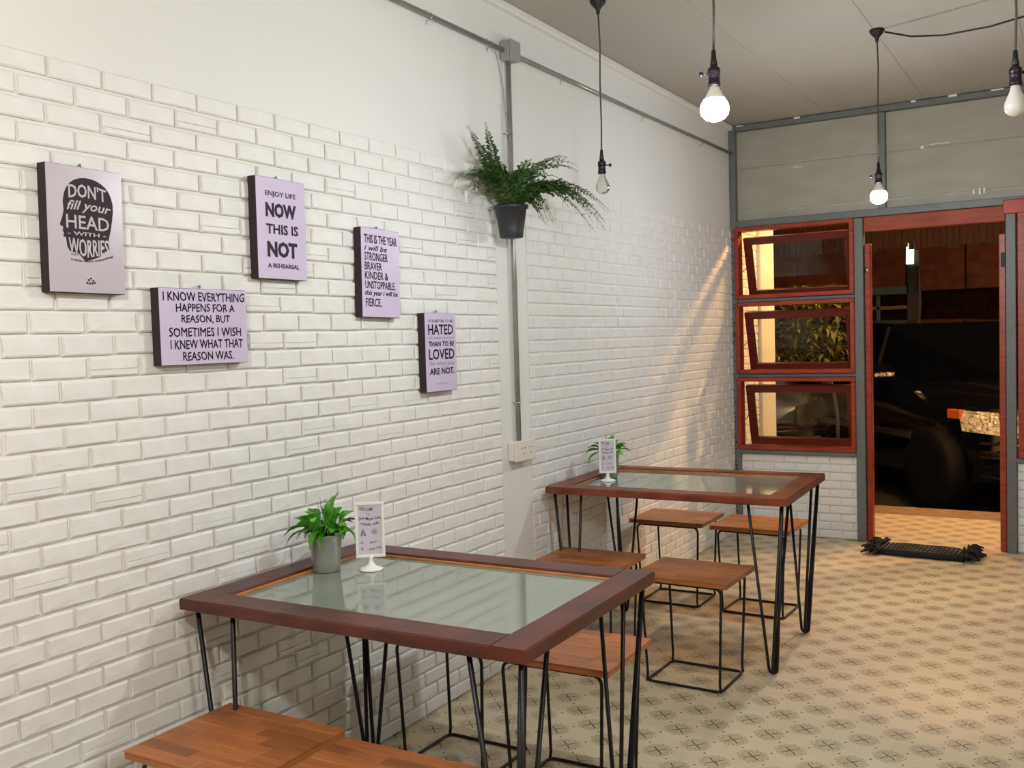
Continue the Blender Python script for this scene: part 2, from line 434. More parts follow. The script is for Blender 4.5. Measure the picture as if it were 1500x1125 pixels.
for x0, x1 in ((.045, .995), (1.04, 2.3), (2.345, 4.38)):
    for z0, z1 in ((2.205, 2.262), (2.265, 2.567), (2.57, 2.828)):
        obj('cement_board', MB().cbox(x0+.001, x1-.001, D+.012, D+.024, z0+.0015, z1-.0015, .0015), M_cement, wb)
bk = brick_mesh(.1475, .0495, .0105, False, 21)
Rm = Matrix.Rotation(-PI/2, 3, 'Z')
bm_face = MB().add([tuple(Rm @ Vector(v)) for v in bk.v], bk.f).mesh('brick', M_brick)
for x0, x1 in ((.047, .836), (1.792, 3.35)):
    for k in range(10):
        off = x0 + (.075 if k % 2 else 0) - .153*.5; n = 0
        while True:
            a = off+n*.153; b = a+.1475; n += 1
            if a > x1: break
            a2, b2 = max(a, x0), min(b, x1)
            if b2-a2 < .02: continue
            o = obj('brick', bm_face, None, wb, loc=((a2+b2)/2, D+.01+rnd.uniform(0, .0015), .0045+k*.0564+.025)); o.scale = ((b2-a2)/.1475, 1, 1)
# scraps of foil tape and filler left along the top beam and boards
scr = MB()
for (x, z, w_, h_) in ((.06, 2.86, .05, .008), (.46, 2.862, .04, .012), (1.2, 2.862, .03, .012), (1.42, 2.866, .05, .02), (1.66, 2.862, .07, .01), (.44, 2.54, .06, .006), (1.3, 2.585, .12, .005), (1.25, 2.572, .02, .02), (1.55, 2.26, .012, .03), (1.585, 2.258, .012, .04), (1.61, 2.262, .012, .035)):
    scr.cbox(x, x+w_, D-.034 if z > 2.8 else D+.006, D-.03 if z > 2.8 else D+.012, z-h_/2, z+h_/2, .001)
o = obj('filler_scraps', scr, M_wall, wb); o['kind'] = 'stuff'

# awning windows
def frame_mb(x0, x1, z0, z1, w_, y0, y1):
    return MB().cbox(x0, x1, y0, y1, z1-w_, z1, .003).cbox(x0, x1, y0, y1, z0, z0+w_, .003).cbox(x0, x0+w_, y0, y1, z0+w_, z1-w_, .003).cbox(x1-w_, x1, y0, y1, z0+w_, z1-w_, .003)
def awning(n, x0, x1, z0, z1, tilt, drop=.035, w_=.028, sw=.052):
    wf = struct('window_%d' % n, frame_mb(x0, x1, z0, z1, w_, D-.045, D+.05), M_redwood)
    W, Hh = (x1-x0)-2*w_-.006, (z1-z0)-2*w_-.004
    sb = MB(); sb.cbox(0, W, -.018, .018, -sw, 0, .003).cbox(0, W, -.018, .018, -Hh, -Hh+sw, .003).cbox(0, sw, -.018, .018, -Hh+sw, -sw, .003).cbox(W-sw, W, -.018, .018, -Hh+sw, -sw, .003)
    Mx = Matrix.Translation((x0+w_+.003, D+.075, z1-w_-drop)) @ Matrix.Rotation(tilt, 4, 'X')
    s_ = obj('sash', sb.xf(Mx), M_redwood2, wf)
    obj('pane', MB().box(sw-.004, W-sw+.004, -.003, .003, -Hh+sw-.004, -sw+.004).xf(Mx), M_pane, s_)
    for xx in (x0+w_+.001, x1-w_-.004):   # friction stay arms
        a = Mx @ Vector((0, 0, -Hh*.5))
        obj('stay_arm', MB().tube([(xx+.0015, D+.045, z1-w_-Hh*.62), (xx+.0015, a.y, a.z)], .003, 6), M_chrome, wf)
    return wf
awning(1, .034, .838, 1.657, 2.156, .30)
awning(2, .034, .838, 1.132, 1.631, .30)
awning(3, .034, .838, .600, 1.105, .26, .03)
awning(4, 1.80, 2.66, .600, 2.19, .12, .10, .05, .07)

# door opening: head board, two stiles, lock
dr = struct('door_1', MB().cbox(.897, 1.733, D-.015, D+.05, 2.062, 2.157, .004), M_door_head)
for x0, x1, nm in ((.898, .934, 'door_stile'), (1.695, 1.732, 'door_stile')):
    obj(nm, MB().cbox(x0, x1, D+.0, D+.07, .004, 1.985, .004), M_redwood, dr)
obj('round_lock', MB().lathe([(0, 0), (.016, 0), (.016, .006), (.009, .009), (.009, .012), (0, .012)], (.914, D, 1.812), 16, Matrix.Rotation(PI/2, 3, 'X')), M_chrome, dr, True)
obj('strike_plate', MB().cbox(1.706, 1.730, D-.004, D+.001, 1.78, 1.87, .001), M_dark, dr)
obj('header_board', MB().cbox(1.722, 2.70, D-.055, D-.03, 2.10, 2.185, .004), mat('bright_red_painted_board', rgb(178,52,34), .4, c2=rgb(150,40,28), nscale=6), dr)

# ------------------------------------------------------------------ porch and street
struct('trim_2', MB().cbox(-.12, 5, 7.805, 8.19, -.25, -.004, .01), M_concrete)
struct('ground', MB().box(-14, 14, 8.0, 26, -.3, -.22), M_asphalt)
pr = struct('porch_ceiling', MB().cbox(-.12, 5, D+.09, 8.6, 2.93, 2.98, .005), M_cement)
def street_light_obj():
    t = thing('porch_lamp', (1.25, 7.75, 2.93), 'warm bare bulb lighting the porch outside the doorway', 'lamp')
    obj('lamp_holder', MB().lathe([(.03, 0), (.03, -.02), (.018, -.03), (.018, -.13), (.014, -.16), (0, -.16)], (0,0,0), 16), M_black, t, True)
    obj('bulb', MB().lathe([(.014, -.16), (.02, -.18), (.032, -.215), (.034, -.235), (.026, -.262), (0, -.27)], (0,0,0), 14), M_porch_lit, t, True)
street_light_obj()

# shop across the street
sh = thing('street_shop', (0, 19.5, -.22), 'dim brown shopfront with a sheet awning across the street', 'building')
for i in range(20):
    x = -12+i*1.02
    obj('wall_sheet', MB().cbox(x+.01, x+1.01, 0, .06, 2.32, 6.4, .01), M_street, sh)
obj('shop_wall', MB().box(-12.5, 9, 1.8, 2, 0, 6.4), M_street, sh)
obj('beam', MB().cbox(-9, -.6, -.15, -.05, 2.27, 2.42, .01), M_teal, sh)
obj('rail', MB().cbox(-9, -.5, -.1, -.05, 1.99, 2.06, .01), mat('yellowish_rail', rgb(150,130,80), .6), sh)
for x in (-6.2, -3.9, -1.3):
    obj('post', MB().cbox(x, x+.07, -.1, -.03, 0, 2.27, .005), M_teal, sh)
fr = MB(); rr = random.Random(5)
aw = thing('cloth_awning', (0, 10.6, -.22), 'dark red fringed cloth awning hanging above the parked cars', 'awning')
obj('awning_rail', MB().tube([(-5, 0, 3.05), (6, 0, 3.05)], .02, 8), M_dark, aw)
for i in range(84):
    x = -1.2+i*.06
    obj('cloth_strip', MB().cbox(x, x+.052, -.004+rr.uniform(-.01,.01), .002+rr.uniform(.0,.01), 2.42+rr.uniform(0, .05), 3.05, .001), M_fringe, aw)
tb = thing('tube_light', (.315, 12.6, 2.19), 'greenish fluorescent tube glowing above the street behind the doorway', 'lamp')
obj('tube', MB().tube([(0,0,0),(.005,0,.25)], .045, 10), M_tube, tb, True)
obj('fitting', MB().cbox(-.05, .09, .06, .11, -.75, .36, .01), M_dark, tb)
obj('banner', MB().add([(-.06,.02,-.02),(.10,.02,-.02),(.12,.05,-.5),(.08,.03,-.95),(.0,.03,-.5),(-.06,.05,-.02),(.10,.05,-.02),(.12,.08,-.5),(.08,.06,-.95),(.0,.06,-.5)], [(0,1,2,3,4),(9,8,7,6,5),(0,5,6,1),(1,6,7,2),(2,7,8,3),(3,8,9,4),(4,9,5,0)]), M_black, tb)

# street shrub seen through the middle window
def leaf_mb(base, tip, w_, droop=.25, nseg=5, fold=.25, side=None, serr=0):
    base, tip = Vector(base), Vector(tip); d = tip-base; L = d.length
    t = d.normalized(); s_ = t.cross(Vector((0,0,1)))
    if s_.length < .05: s_ = Vector((1,0,0))
    s_.normalize()
    if side is not None: s_ = (Matrix.Rotation(side, 3, t) @ s_)
    n = s_.cross(t); vs = []; fs = []
    for i in range(nseg+1):
        u = i/nseg; c = base + d*u + n*(math.sin(u*PI)*L*droop)
        wd = w_*math.sin(min(1, u*1.15+.08)*PI*.93)**.75 if u < 1 else w_*.04
        if serr and i % 2: wd *= 1-serr
        vs += [c - s_*wd*.5 + n*wd*fold*.5, c, c + s_*wd*.5 + n*wd*fold*.5]
    for i in range(nseg):
        a = i*3; fs += [(a, a+1, a+4, a+3), (a+1, a+2, a+5, a+4)]
    return vs, fs
def shrub(loc, label, seed, n, rx, rz, h):
    rr = random.Random(seed)
    t = thing('street_shrub', loc, label, 'shrub')
    mb = MB()
    mb.tube([(.26,0,0), (.25,.02,h*.5), (.22,.03,h*.62)], .016, 6)
    for k in range(8):
        a = rr.uniform(0, 2*PI); mb.tube([(.22,.03,h*.62), (.08*math.cos(a)+.1, .08*math.sin(a), h*.8), (rx*.7*math.cos(a), rx*.7*math.sin(a), h+rr.uniform(-.3,.2))], .010, 5, r1=.004)
    obj('stems', mb, M_dark, t)
    lf = MB()
    for k in range(n):
        a = rr.uniform(0, 2*PI); q_ = rr.random()**.5
        p = Vector((rx*q_*math.cos(a), rx*q_*math.sin(a), h+rz*rr.uniform(-1, .8)))
        e = p+Vector((rr.uniform(-.1,.1), rr.uniform(-.1,.1), rr.uniform(-.12,.03)))
        lf.add(*leaf_mb(p, e, .045, .1, 2))
    o = obj('foliage', lf, M_shrub, t); o['kind'] = 'stuff'

shrub((.02, 8.75, -.22), 'yellow-green leafy shrub outside, seen through the middle window', 4, 900, .36, .36, 1.75)

# cars: x = forward, y = left, z up, local
CS = 1.13
def car(loc, heading, paint, label, plate=True):
    t = thing('car', loc, label, 'car', 'cars parked outside', heading); t.scale = (CS, CS, CS)
    # body: stations (x, half width, z low, z belt)
    st = [(-2.25,.70,.42,.88),(-2.15,.80,.32,1.0),(-1.5,.87,.28,1.05),(-.5,.88,.27,1.04),(.6,.88,.27,1.02),(1.2,.87,.28,.97),(1.75,.83,.29,.90),(2.08,.62,.32,.84),(2.22,.44,.36,.78)]
    vs = []; fs = []; prof = [(-1,.0),(-1.0,.45),(-.985,.8),(-.90,1.0),(-.45,1.05),(0,1.06),(.45,1.05),(.90,1.0),(.985,.8),(1.0,.45),(1,.0)]
    for (x, hw, z0, z1) in st:
        for (a, b) in prof: vs.append((x, a*hw, z0+(z1-z0)*b))
    n = len(prof)
    for i in range(len(st)-1):
        for k in range(n): fs.append((i*n+k, (i+1)*n+k, (i+1)*n+(k+1) % n, i*n+(k+1) % n))
    fs.append(tuple(range(n))); fs.append(tuple(range((len(st)-1)*n, len(st)*n))[::-1])
    obj('body', MB().add(vs, fs), paint, t, True)
    def prism(st2):
        v = []; f = []
        for (x, zb, zt, wb_, wt) in st2: v += [(x,-wb_,zb),(x,-wt,zt),(x,wt,zt),(x,wb_,zb)]
        for i in range(len(st2)-1):
            a = i*4; f += [(a,a+1,a+5,a+4),(a+1,a+2,a+6,a+5),(a+2,a+3,a+7,a+6)]
        f += [(0,3,2,1), tuple(len(v)-4+k for k in range(4))]
        return MB().add(v, f)
    obj('cabin_glass', prism([(-1.95,1.02,1.06,.78,.76),(-1.55,1.04,1.42,.80,.63),(-.6,1.04,1.5,.80,.62),(.25,1.02,1.46,.80,.62),(.95,1.0,1.03,.78,.74)]), M_carglass, t)
    obj('roof', prism([(-1.6,1.42,1.46,.64,.58),(-.6,1.49,1.53,.63,.58),(.2,1.45,1.49,.63,.58)]), paint, t)
    for s_ in (-1, 1):
        for x in (-.62, .28): obj('pillar', MB().tube([(x, s_*.80, 1.03), (x-.05, s_*.64, 1.46)], .022, 6), M_tyre, t)
        obj('mirror', MB().cbox(.62, .76, s_*.98-.09, s_*.98+.09, 1.02, 1.16, .02), paint, t)
        obj('mirror_glint', MB().cbox(.64, .775, s_*.98-.085, s_*.98+.085, 1.045, 1.085, .008), M_lens, t)  # bright metal strip added to stand for a glint on the mirror
        obj('side_trim', MB().cbox(-1.6, 1.0, s_*.885-.01, s_*.885+.01, .55, .60, .004), M_rim, t)
        hb = MB(); P4 = [Vector(p) for p in ((2.40, s_*.36, .60), (1.76, s_*.915, .68), (1.68, s_*.90, .83), (2.33, s_*.36, .80))]; rr = random.Random(5)
        nu, nv = 15, 6
        for iu in range(nu):
            for iv in range(nv):
                u0, u1, v0, v1 = iu/nu, (iu+1)/nu, iv/nv, (iv+1)/nv
                pt = lambda u, v: (P4[0]*(1-u)+P4[1]*u)*(1-v) + (P4[3]*(1-u)+P4[2]*u)*v
                q4 = [pt(u0, v0), pt(u1, v0), pt(u1, v1), pt(u0, v1)]
                nrm = (q4[1]-q4[0]).cross(q4[3]-q4[0]).normalized(); ctr = sum(q4, Vector())/4 + nrm*rr.uniform(-.022, .022)*(1 if nrm.x > 0 else -1) + (q4[1]-q4[0])*rr.uniform(-.35, .35) + (q4[3]-q4[0])*rr.uniform(-.35, .35)
                hb.add(q4+[ctr], [(0,1,4),(1,2,4),(2,3,4),(3,0,4)])
        obj('headlight', hb, M_lens, t)
        obj('headlight_lens', MB().add([p+Vector((.03, s_*.012, 0)) for p in P4]+P4, [(0,1,2,3),(0,4,5,1),(1,5,6,2),(2,6,7,3),(3,7,4,0)]), M_pane, t)
        obj('indicator', MB().cbox(1.56, 1.72, s_*.895-.012, s_*.865+.012, .76, .83, .005), M_amber, t)
        obj('fog_lamp', MB().lathe([(0,0),(.055,0),(.06,.03),(0,.045)], (2.17, s_*.62, .47), 14, Matrix.Rotation(PI/2, 3, 'Y')), M_lens, t)
        for x in (-1.4, 1.35):
            c = (x, s_*.86, .33); Mw = Matrix.Rotation(PI/2, 3, 'X')
            wv = obj('tyre', MB().lathe([(.21,-.11),(.31,-.11),(.345,-.08),(.345,.08),(.31,.11),(.21,.11)], c, 28, Mw), M_tyre, t, True)
            rm = MB().lathe([(.0,-.02),(.05,-.02),(.05,.03),(0,.03)], (x, s_*.93, .33), 12, Mw).lathe([(.19,-.10),(.215,-.10),(.215,.10),(.19,.10),(.19,-.10)], (x, s_*.86, .33), 28, Mw)
            for k in range(5):
                a = 2*PI*k/5; rm.tube([(x, s_*.935, .33), (x+.2*math.cos(a), s_*.945, .33+.2*math.sin(a))], .022, 6)
            obj('rim', rm, M_rim, wv)
    for zc_, x_, r_ in ((.50, 2.36, .012), (.60, 2.40, .010), (.36, 2.37, .014)):
        obj('chrome_strip', MB().tube(fillet([(1.92,-.87,zc_),(x_-.04,-.60,zc_),(x_,0,zc_),(x_-.04,.60,zc_),(1.92,.87,zc_)], .2), r_, 6), M_chrome, t, True)
    g_ = MB()
    for k in range(4): g_.cbox(2.22, 2.34, -.34, .34, .53+k*.045, .55+k*.045, .004)
    obj('grille', g_, M_rim, t)
    obj('bumper', MB().tube(fillet([(1.95,-.84,.42),(2.26,-.62,.42),(2.30,0,.42),(2.26,.62,.42),(1.95,.84,.42)], .15), .06, 8), paint, t, True)
    if plate: obj('number_plate', MB().cbox(2.345, 2.36, -.17, .17, .36, .46, .003), M_rim, t)
    return t
ang = -math.radians(52)
def place_car(wheel_xy, *a):
    # position so that the near front wheel (local 1.35,-.86) stands at wheel_xy
    c_, s_ = math.cos(ang), math.sin(ang); lx, ly = 1.35*CS, -.86*CS
    return car((wheel_xy[0]-(c_*lx-s_*ly), wheel_xy[1]-(s_*lx+c_*ly), -.22), ang, *a)
place_car((1.02, 9.25), M_paint, 'black car whose headlight shows at the right side of the doorway')
place_car((-2.05, 9.5), M_paint2, 'grey car seen through the lowest left window')

# ------------------------------------------------------------------ added street lamp, unseen, put in to brighten the shopfront
sl = thing('added_street_lamp', (6.5, 11.5, -.22), 'added unseen lamp post brightening the shopfront across the street', 'added lamp')
obj('pole', MB().tube(fillet([(0,0,0),(0,0,4.9),(-1.0,0,5.1)], .5, 8), .05, 8), M_dark, sl, True)
obj('lamp_head', MB().cbox(-1.4,-.9,-.1,.1,5.06,5.16,.02), M_dark, sl)
obj('lamp_glass', MB().cbox(-1.36,-.94,-.08,.08,5.03,5.058,.005), emis('added_sodium_light', (1,.6,.3), STREET_FILL), sl)

# ------------------------------------------------------------------ tables
def boxed(mb, pts4, z0, z1, c=.004):
    pass
def table(loc, rz, w_, d_, wood, label, seed):
    t = thing('glass_top_table', (loc[0], loc[1], 0), label, 'table', 'glass topped tables', rz)
    rr = random.Random(seed); B = .092; T, Z = .032, .75
    def board(x0, x1, y0, y1, mit=None):
        # subdivided wavering board
        n = 8; vs = []; fs = []; alongx = (x1-x0) > (y1-y0)
        for i in range(n+1):
            u = i/n
            j = lambda s=.0015: rr.uniform(-s, s)
            if alongx:
                x = x0+(x1-x0)*u; a, b = y0+j(), y1+j(.0008)
                if mit: a0 = x; 
                ring = [(x, a, Z-T+j(.002)), (x, b, Z-T), (x, b, Z-.002), (x, b-.003, Z), (x, a+.004, Z+j(.0006)), (x, a, Z-.005)]
            else:
                y = y0+(y1-y0)*u; a, b = x0+j(), x1+j(.0008)
                ring = [(a, y, Z-T+j(.002)), (b, y, Z-T), (b, y, Z-.005), (b-.004, y, Z), (a+.004, y, Z+j(.0006)), (a, y, Z-.005)][::-1]
            vs += ring
        for i in range(n):
            for k in range(6): fs.append((i*6+k, i*6+(k+1) % 6, (i+1)*6+(k+1) % 6, (i+1)*6+k))
        fs += [tuple(range(6))[::-1], tuple(range(n*6, n*6+6))]
        return MB().add(vs, fs)
    obj('frame_board', board(B-.001, w_-B+.001, .0005, B), wood, t); obj('frame_board', board(B-.001, w_-B+.001, d_-B, d_-.0005), wood, t)
    obj('frame_board', board(0, B-.0008, 0, d_), wood, t); obj('frame_board', board(w_-B+.0008, w_, 0, d_), wood, t)
    bd = .012
    for (x0, x1, y0, y1) in ((B, w_-B, B, B+bd*.5), (B, w_-B, d_-B-bd, d_-B), (B, B+bd, B, d_-B), (w_-B-bd*.5, w_-B, B, d_-B)):
        obj('glazing_bead', MB().cbox(x0, x1, y0, y1, Z-.024, Z-.006, .002), M_bead, t)
    obj('glass', MB().cbox(B+.002, w_-B-.002, B+.002, d_-B-.002, Z-.020, Z-.012, .001), M_obscure, t)
    for (cx_, cy_, sx_, sy_) in ((.03,.03,1,1),(w_-.03,.03,-1,1),(.03,d_-.03,1,-1),(w_-.03,d_-.03,-1,-1)):
        foot = Vector((cx_+sx_*.055, cy_+sy_*.05, 0)); top = Z-T-.003; mb = MB()
        for (dx, dy) in ((.135, 0), (0, .13)):
            a = Vector((cx_+.004*dx/.13, cy_+.004*dy/.13, top)); b = Vector((cx_+sx_*dx, cy_+sy_*dy, top))
            dirv = (b-a).normalized(); o_ = Vector((0,0,.0065))
            ox = Vector((0, sy_*.006, 0)) if dx else Vector((sx_*.006, 0, 0))
            f1 = foot - dirv*.016 + ox*.0 + o_; f2 = foot + dirv*.016 + o_
            pts = [a] + fillet([a, f1, f2, b], .022, 6)[1:-1] + [b]
            mb.tube(pts, .0064, 8)
        mb.cbox(min(cx_-sx_*.01, cx_+sx_*.15), max(cx_-sx_*.01, cx_+sx_*.15), cy_-.012, cy_+.012, top, top+.003, .0005)
        mb.cbox(cx_-.012, cx_+.012, min(cy_-sy_*.01, cy_+sy_*.145), max(cy_-sy_*.01, cy_+sy_*.145), top, top+.003, .0005)
        obj('hairpin_leg', mb, M_iron, t, True)
    return t
table((.059, 1.757), .022, 1.067, .77, M_table, 'dark red-brown glass topped table nearest the camera, on hairpin legs', 1)
table((.047, 3.834), .034, 1.085, .774, M_table2, 'orange-brown glass topped table further off, beside the low white wall', 2)

# ------------------------------------------------------------------ stools
def make_stool():
    t = bpy.data.objects.new('wooden_stool', None); C.objects.link(t)
    W, Dp, Z, T = .408, .345, .45, .022
    seat = obj('seat', MB().cbox(-W/2+.001, W/2-.001, -Dp/2+.001, Dp/2-.001, Z-T, Z-.004, .002), M_stool, t)
    rr = random.Random(9); rows = 8; dy = Dp/rows
    for k in range(rows):
        cuts = [-W/2] + sorted(rr.sample([-.13, -.08, -.03, .02, .07, .12], 2)) + [W/2]
        if cuts[2]-cuts[1] < .06: cuts.pop(2)
        for a, b in zip(cuts[:-1], cuts[1:]):
            obj('strip', MB().cbox(a+.0002, b-.0002, -Dp/2+k*dy+.0002, -Dp/2+(k+1)*dy-.0002, Z-.0045, Z, .0006), M_stool, seat)
    fx, fy, r = .158, .134, .0056; zt = Z-T-r
    for s_ in (-1, 1):
        obj('leg_loop', MB().tube(fillet([(-fx, s_*fy, r), (-fx+.004, s_*fy, .03), (-fx-.012, s_*(fy+.010), zt), (fx+.012, s_*(fy+.010), zt), (fx-.004, s_*fy, .03), (fx, s_*fy, r)], .035, 6), r, 8), M_iron, t, True)
    obj('base_ring', MB().tube(fillet([(-fx, -fy, r), (fx, -fy, r), (fx, fy, r), (-fx, fy, r)], .03, 5, True), r, 8, True), M_iron, t, True)
    obj('top_ring', MB().tube(fillet([(-.168, -.144, zt-.002), (.168, -.144, zt-.002), (.168, .144, zt-.002), (-.168, .144, zt-.002)], .05, 5, True), r, 8, True), M_iron, t, True)
    return t
st0 = make_stool()
spots = [(.352, 1.668, .01, 'wooden stool in the lower left foreground, beside the brick wall'),
         (.790, 1.636, .02, 'foreground wooden stool cut off by the bottom edge of the photo'),
         (.765, 2.680, .02, 'wooden stool behind the right end of the nearest table'),
         (.343, 2.69, .0, 'wooden stool hidden under the nearest table top beside the brick wall'),
         (.275, 3.795, .03, 'wooden stool by the wall between the two tables'),
         (.768, 3.775, -.02, 'wooden stool in front of the far table, away from the wall'),
         (.268, 4.885, .0, 'wooden stool behind the far table, against the wall'),
         (.722, 4.865, -.03, 'wooden stool behind the far table, nearest the low white wall')]
for i, (x, y, a, lb) in enumerate(spots):
    o = st0 if i == 0 else copy_tree(st0)
    o.location = (x, y, 0); o.rotation_euler = (0, 0, a); tag(o, lb, 'stool', 'wooden stools')

# ------------------------------------------------------------------ lettering helper
def text_mb(body, shear=0, offset=0, res=2):
    cu = bpy.data.curves.new('t', 'FONT'); cu.body = body; cu.size = 1; cu.shear = shear; cu.offset = offset; cu.resolution_u = res
    o = bpy.data.objects.new('t', cu); C.objects.link(o)
    me = bpy.data.meshes.new_from_object(o)
    v = [tuple(x.co) for x in me.vertices]; f = [tuple(p.vertices) for p in me.polygons]
    bpy.data.objects.remove(o); bpy.data.curves.remove(cu); bpy.data.meshes.remove(me)
    x0 = min(a[0] for a in v); x1 = max(a[0] for a in v); y0 = min(a[1] for a in v); y1 = max(a[1] for a in v)
    return [((a[0]-x0)/(x1-x0), (a[1]-y0)/(y1-y0)) for a in v], f
def put_text(mb, body, x0, x1, yt, yb, W, H, warp=None, bold=0, **k):
    if bold:
        for i_, (dx_, dy_) in enumerate(((-1, -1), (1, -1), (0, 0), (-1, 1), (1, 1))): put_text(mb, body, x0+bold*dx_/W, x1+bold*dx_/W, yt+bold*dy_/H, yb+bold*dy_/H, W, H, warp, 0, z=i_*.00002, **k)
        return mb
    zoff = k.pop('z', 0)
    # x0..x1, yt..yb in fractions of the face (y down); face local: u right, v up from lower left corner
    v, f = text_mb(body, **k); pts = []
    for a, b in v:
        u = (x0+(x1-x0)*a); q_ = 1-(yb+(yt-yb)*b)
        if warp: u, q_ = warp(u, q_)
        pts.append((u*W, q_*H))
    return mb.add([(p[0], p[1], zoff) for p in pts], f)

# ------------------------------------------------------------------ canvas prints (face plane: u -> +y, v -> +z, normal +x)
TH = .045
def canvas(y0, z0, W, H, roll, face, label):
    t = thing('canvas_print', (.012, y0, z0), label, 'picture', 'canvas prints on the brick wall')
    t.rotation_euler = (roll, 0, 0)
    obj('canvas_body', MB().cbox(0, TH-.012-.0008, 0, W, 0, H, .0015), M_canvas_side, t)
    obj('print_face', MB().cbox(TH-.012-.0008, TH-.012, .001, W-.001, .001, H-.001, .0003), face, t)
    h = MB().tube([(.012+.004*math.cos(a), W/2+.0045*math.sin(a*1.0), H+.004+.0045*math.cos(a)) for a in [2*PI*k/12 for k in range(12)]], .0011, 6, True)
    h.lathe([(0,-.010),(.0012,-.010),(.0012,.004),(.004,.005),(.003,.007),(0,.008)], (.010, W/2, H+.009), 8, Matrix.Rotation(PI/2, 3, 'Y'))
    obj('hanging_ring', h, M_chrome, t)
    return t
Mf = lambda off: Matrix(((0,0,1,TH-.012+off),(1,0,0,0),(0,1,0,0),(0,0,0,1)))
def letter(t, mb, m, off=.0006, nm='lettering'): return obj(nm, mb.xf(Mf(off)), m, t)

W, H = .212, .309
t = canvas(1.431, 1.569, W, H, -.012, M_lilac_grey, 'greyish lilac canvas print with a black head silhouette, leftmost on the wall')
sil = [(0.227,0.786),(0.255,.825),(0.301,0.865),(0.36,.893),(0.433,0.911),(0.51,.918),(0.585,0.915),(.65,.905),(0.716,0.885),(.77,.86),(0.812,0.828),(.842,.785),(0.862,0.732),(.862,.67),(0.848,0.603),(0.818,0.507),(0.786,0.43),(.785,.40),(0.797,0.365),(0.646,0.293),(0.474,0.25),(0.44,0.271),(0.384,0.312),(0.27,0.328),(0.24,0.36),(0.228,0.432),(0.19,0.438),(0.208,0.462),(0.19,0.482),(0.2,0.51),(0.154,0.527),(0.188,0.586),(0.212,0.644),(0.203,0.714)]
letter(t, MB().add([(a*W, b*H, 0) for a, b in sil], [tuple(range(len(sil)))]), M_head, .0005, 'head_silhouette')
mb = MB()
arc = lambda u, q_: (u, q_ + .035*math.cos((u-.5)*4.2) - .02)
put_text(mb, "DON'T", .28, .77, .15, .255, W, H, arc, bold=.0006)
put_text(mb, "fill your", .25, .83, .275, .37, W, H, lambda u, q_: (u, q_+.02*math.cos((u-.5)*4)-.012), shear=.35, bold=.0004)
put_text(mb, "HEAD", .235, .80, .385, .492, W, H, offset=.01)
put_text(mb, "- WITH -", .25, .75, .515, .545, W, H, offset=.015)
put_text(mb, "WORRIES", .26, .78, .565, .675, W, H, lambda u, q_: (u, q_+(.5-q_)*.0-.045*(1-abs(u-.5)*3.4)*(.9 if q_ < .38 else .25)), bold=.0006)
letter(t, mb, M_chalk, .0012)
mb = MB()
put_text(mb, "THEN", .28, .38, .69, .705, W, H)
put_text(mb, "a little more everything", .28, .84, .722, .75, W, H, lambda u, q_: (u, q_+.13*(u-.45)**2*3-.012), offset=.012)
em = MB()
for k, (a, b) in enumerate([(.50,.105),(.53,.118),(.56,.10),(.48,.082),(.515,.078),(.55,.080),(.58,.085)]):
    em.add([((a+.016*math.cos(q_))*W, (b+.009*math.sin(q_))*H, 0) for q_ in [2*PI*j/6+k for j in range(6)]], [tuple(range(6))])
letter(t, em, M_head, .0009, 'emblem'); letter(t, mb, M_head, .0009, 'small_print')['kind'] = 'stuff'

W, H = .312, .210
t = canvas(1.745, 1.379, W, H, .0, M_lilac, 'landscape lilac canvas print about everything happening for a reason')
mb = MB()
for s_, a, b, c_, d_ in (("I KNOW EVERYTHING", .045, .975, .05, .165), ("HAPPENS FOR A", .18, .85, .20, .305), ("REASON, BUT", .235, .79, .35, .46), ("SOMETIMES I WISH", .095, .92, .515, .63), ("I KNEW WHAT THAT", .105, .935, .675, .79), ("REASON WAS.", .235, .815, .835, .945)):
    put_text(mb, s_, a, b, c_, d_, W, H, lambda u, q_: (u, q_+.006*math.sin(u*60)), bold=.00045)
letter(t, mb, M_ink_black)

W, H = .211, .306
t = canvas(2.112, 1.628, W, H, -.006, M_lilac, 'lilac canvas print with large bold NOW and NOT, second portrait from left')
mb = MB()
for s_, a, b, c_, d_, of in (("ENJOY LIFE", .18, .80, .13, .195, .02), ("NOW", .18, .80, .245, .39, .05), ("THIS IS", .18, .83, .455, .555, .03), ("NOT", .19, .80, .625, .785, .05), ("A REHEARSAL", .19, .83, .845, .89, .03)):
    put_text(mb, s_, a, b, c_, d_, W, H, offset=of)
letter(t, mb, M_ink)

W, H = .212, .307
t = canvas(2.588, 1.515, W, H, -.02, M_lilac, 'lilac canvas print with many lines of narrow lettering ending FIERCE')
mb = MB()
for s_, a, b, c_, d_, sh_, of in (("THIS IS THE YEAR", .08, .93, .075, .17, 0, .02), ("i will be", .08, .66, .195, .255, .3, 0), ("STRONGER", .08, .68, .275, .365, 0, .02), ("BRAVER", .08, .52, .385, .47, 0, .02), ("KINDER &", .08, .68, .49, .575, 0, .02), ("UNSTOPPABLE.", .09, .87, .595, .68, 0, .02), ("this year i will be", .08, .93, .70, .77, .3, 0), ("FIERCE.", .09, .49, .79, .88, 0, .02)):
    put_text(mb, s_, a, b, c_, d_, W, H, shear=sh_, bold=.0005)
letter(t, mb, M_ink)

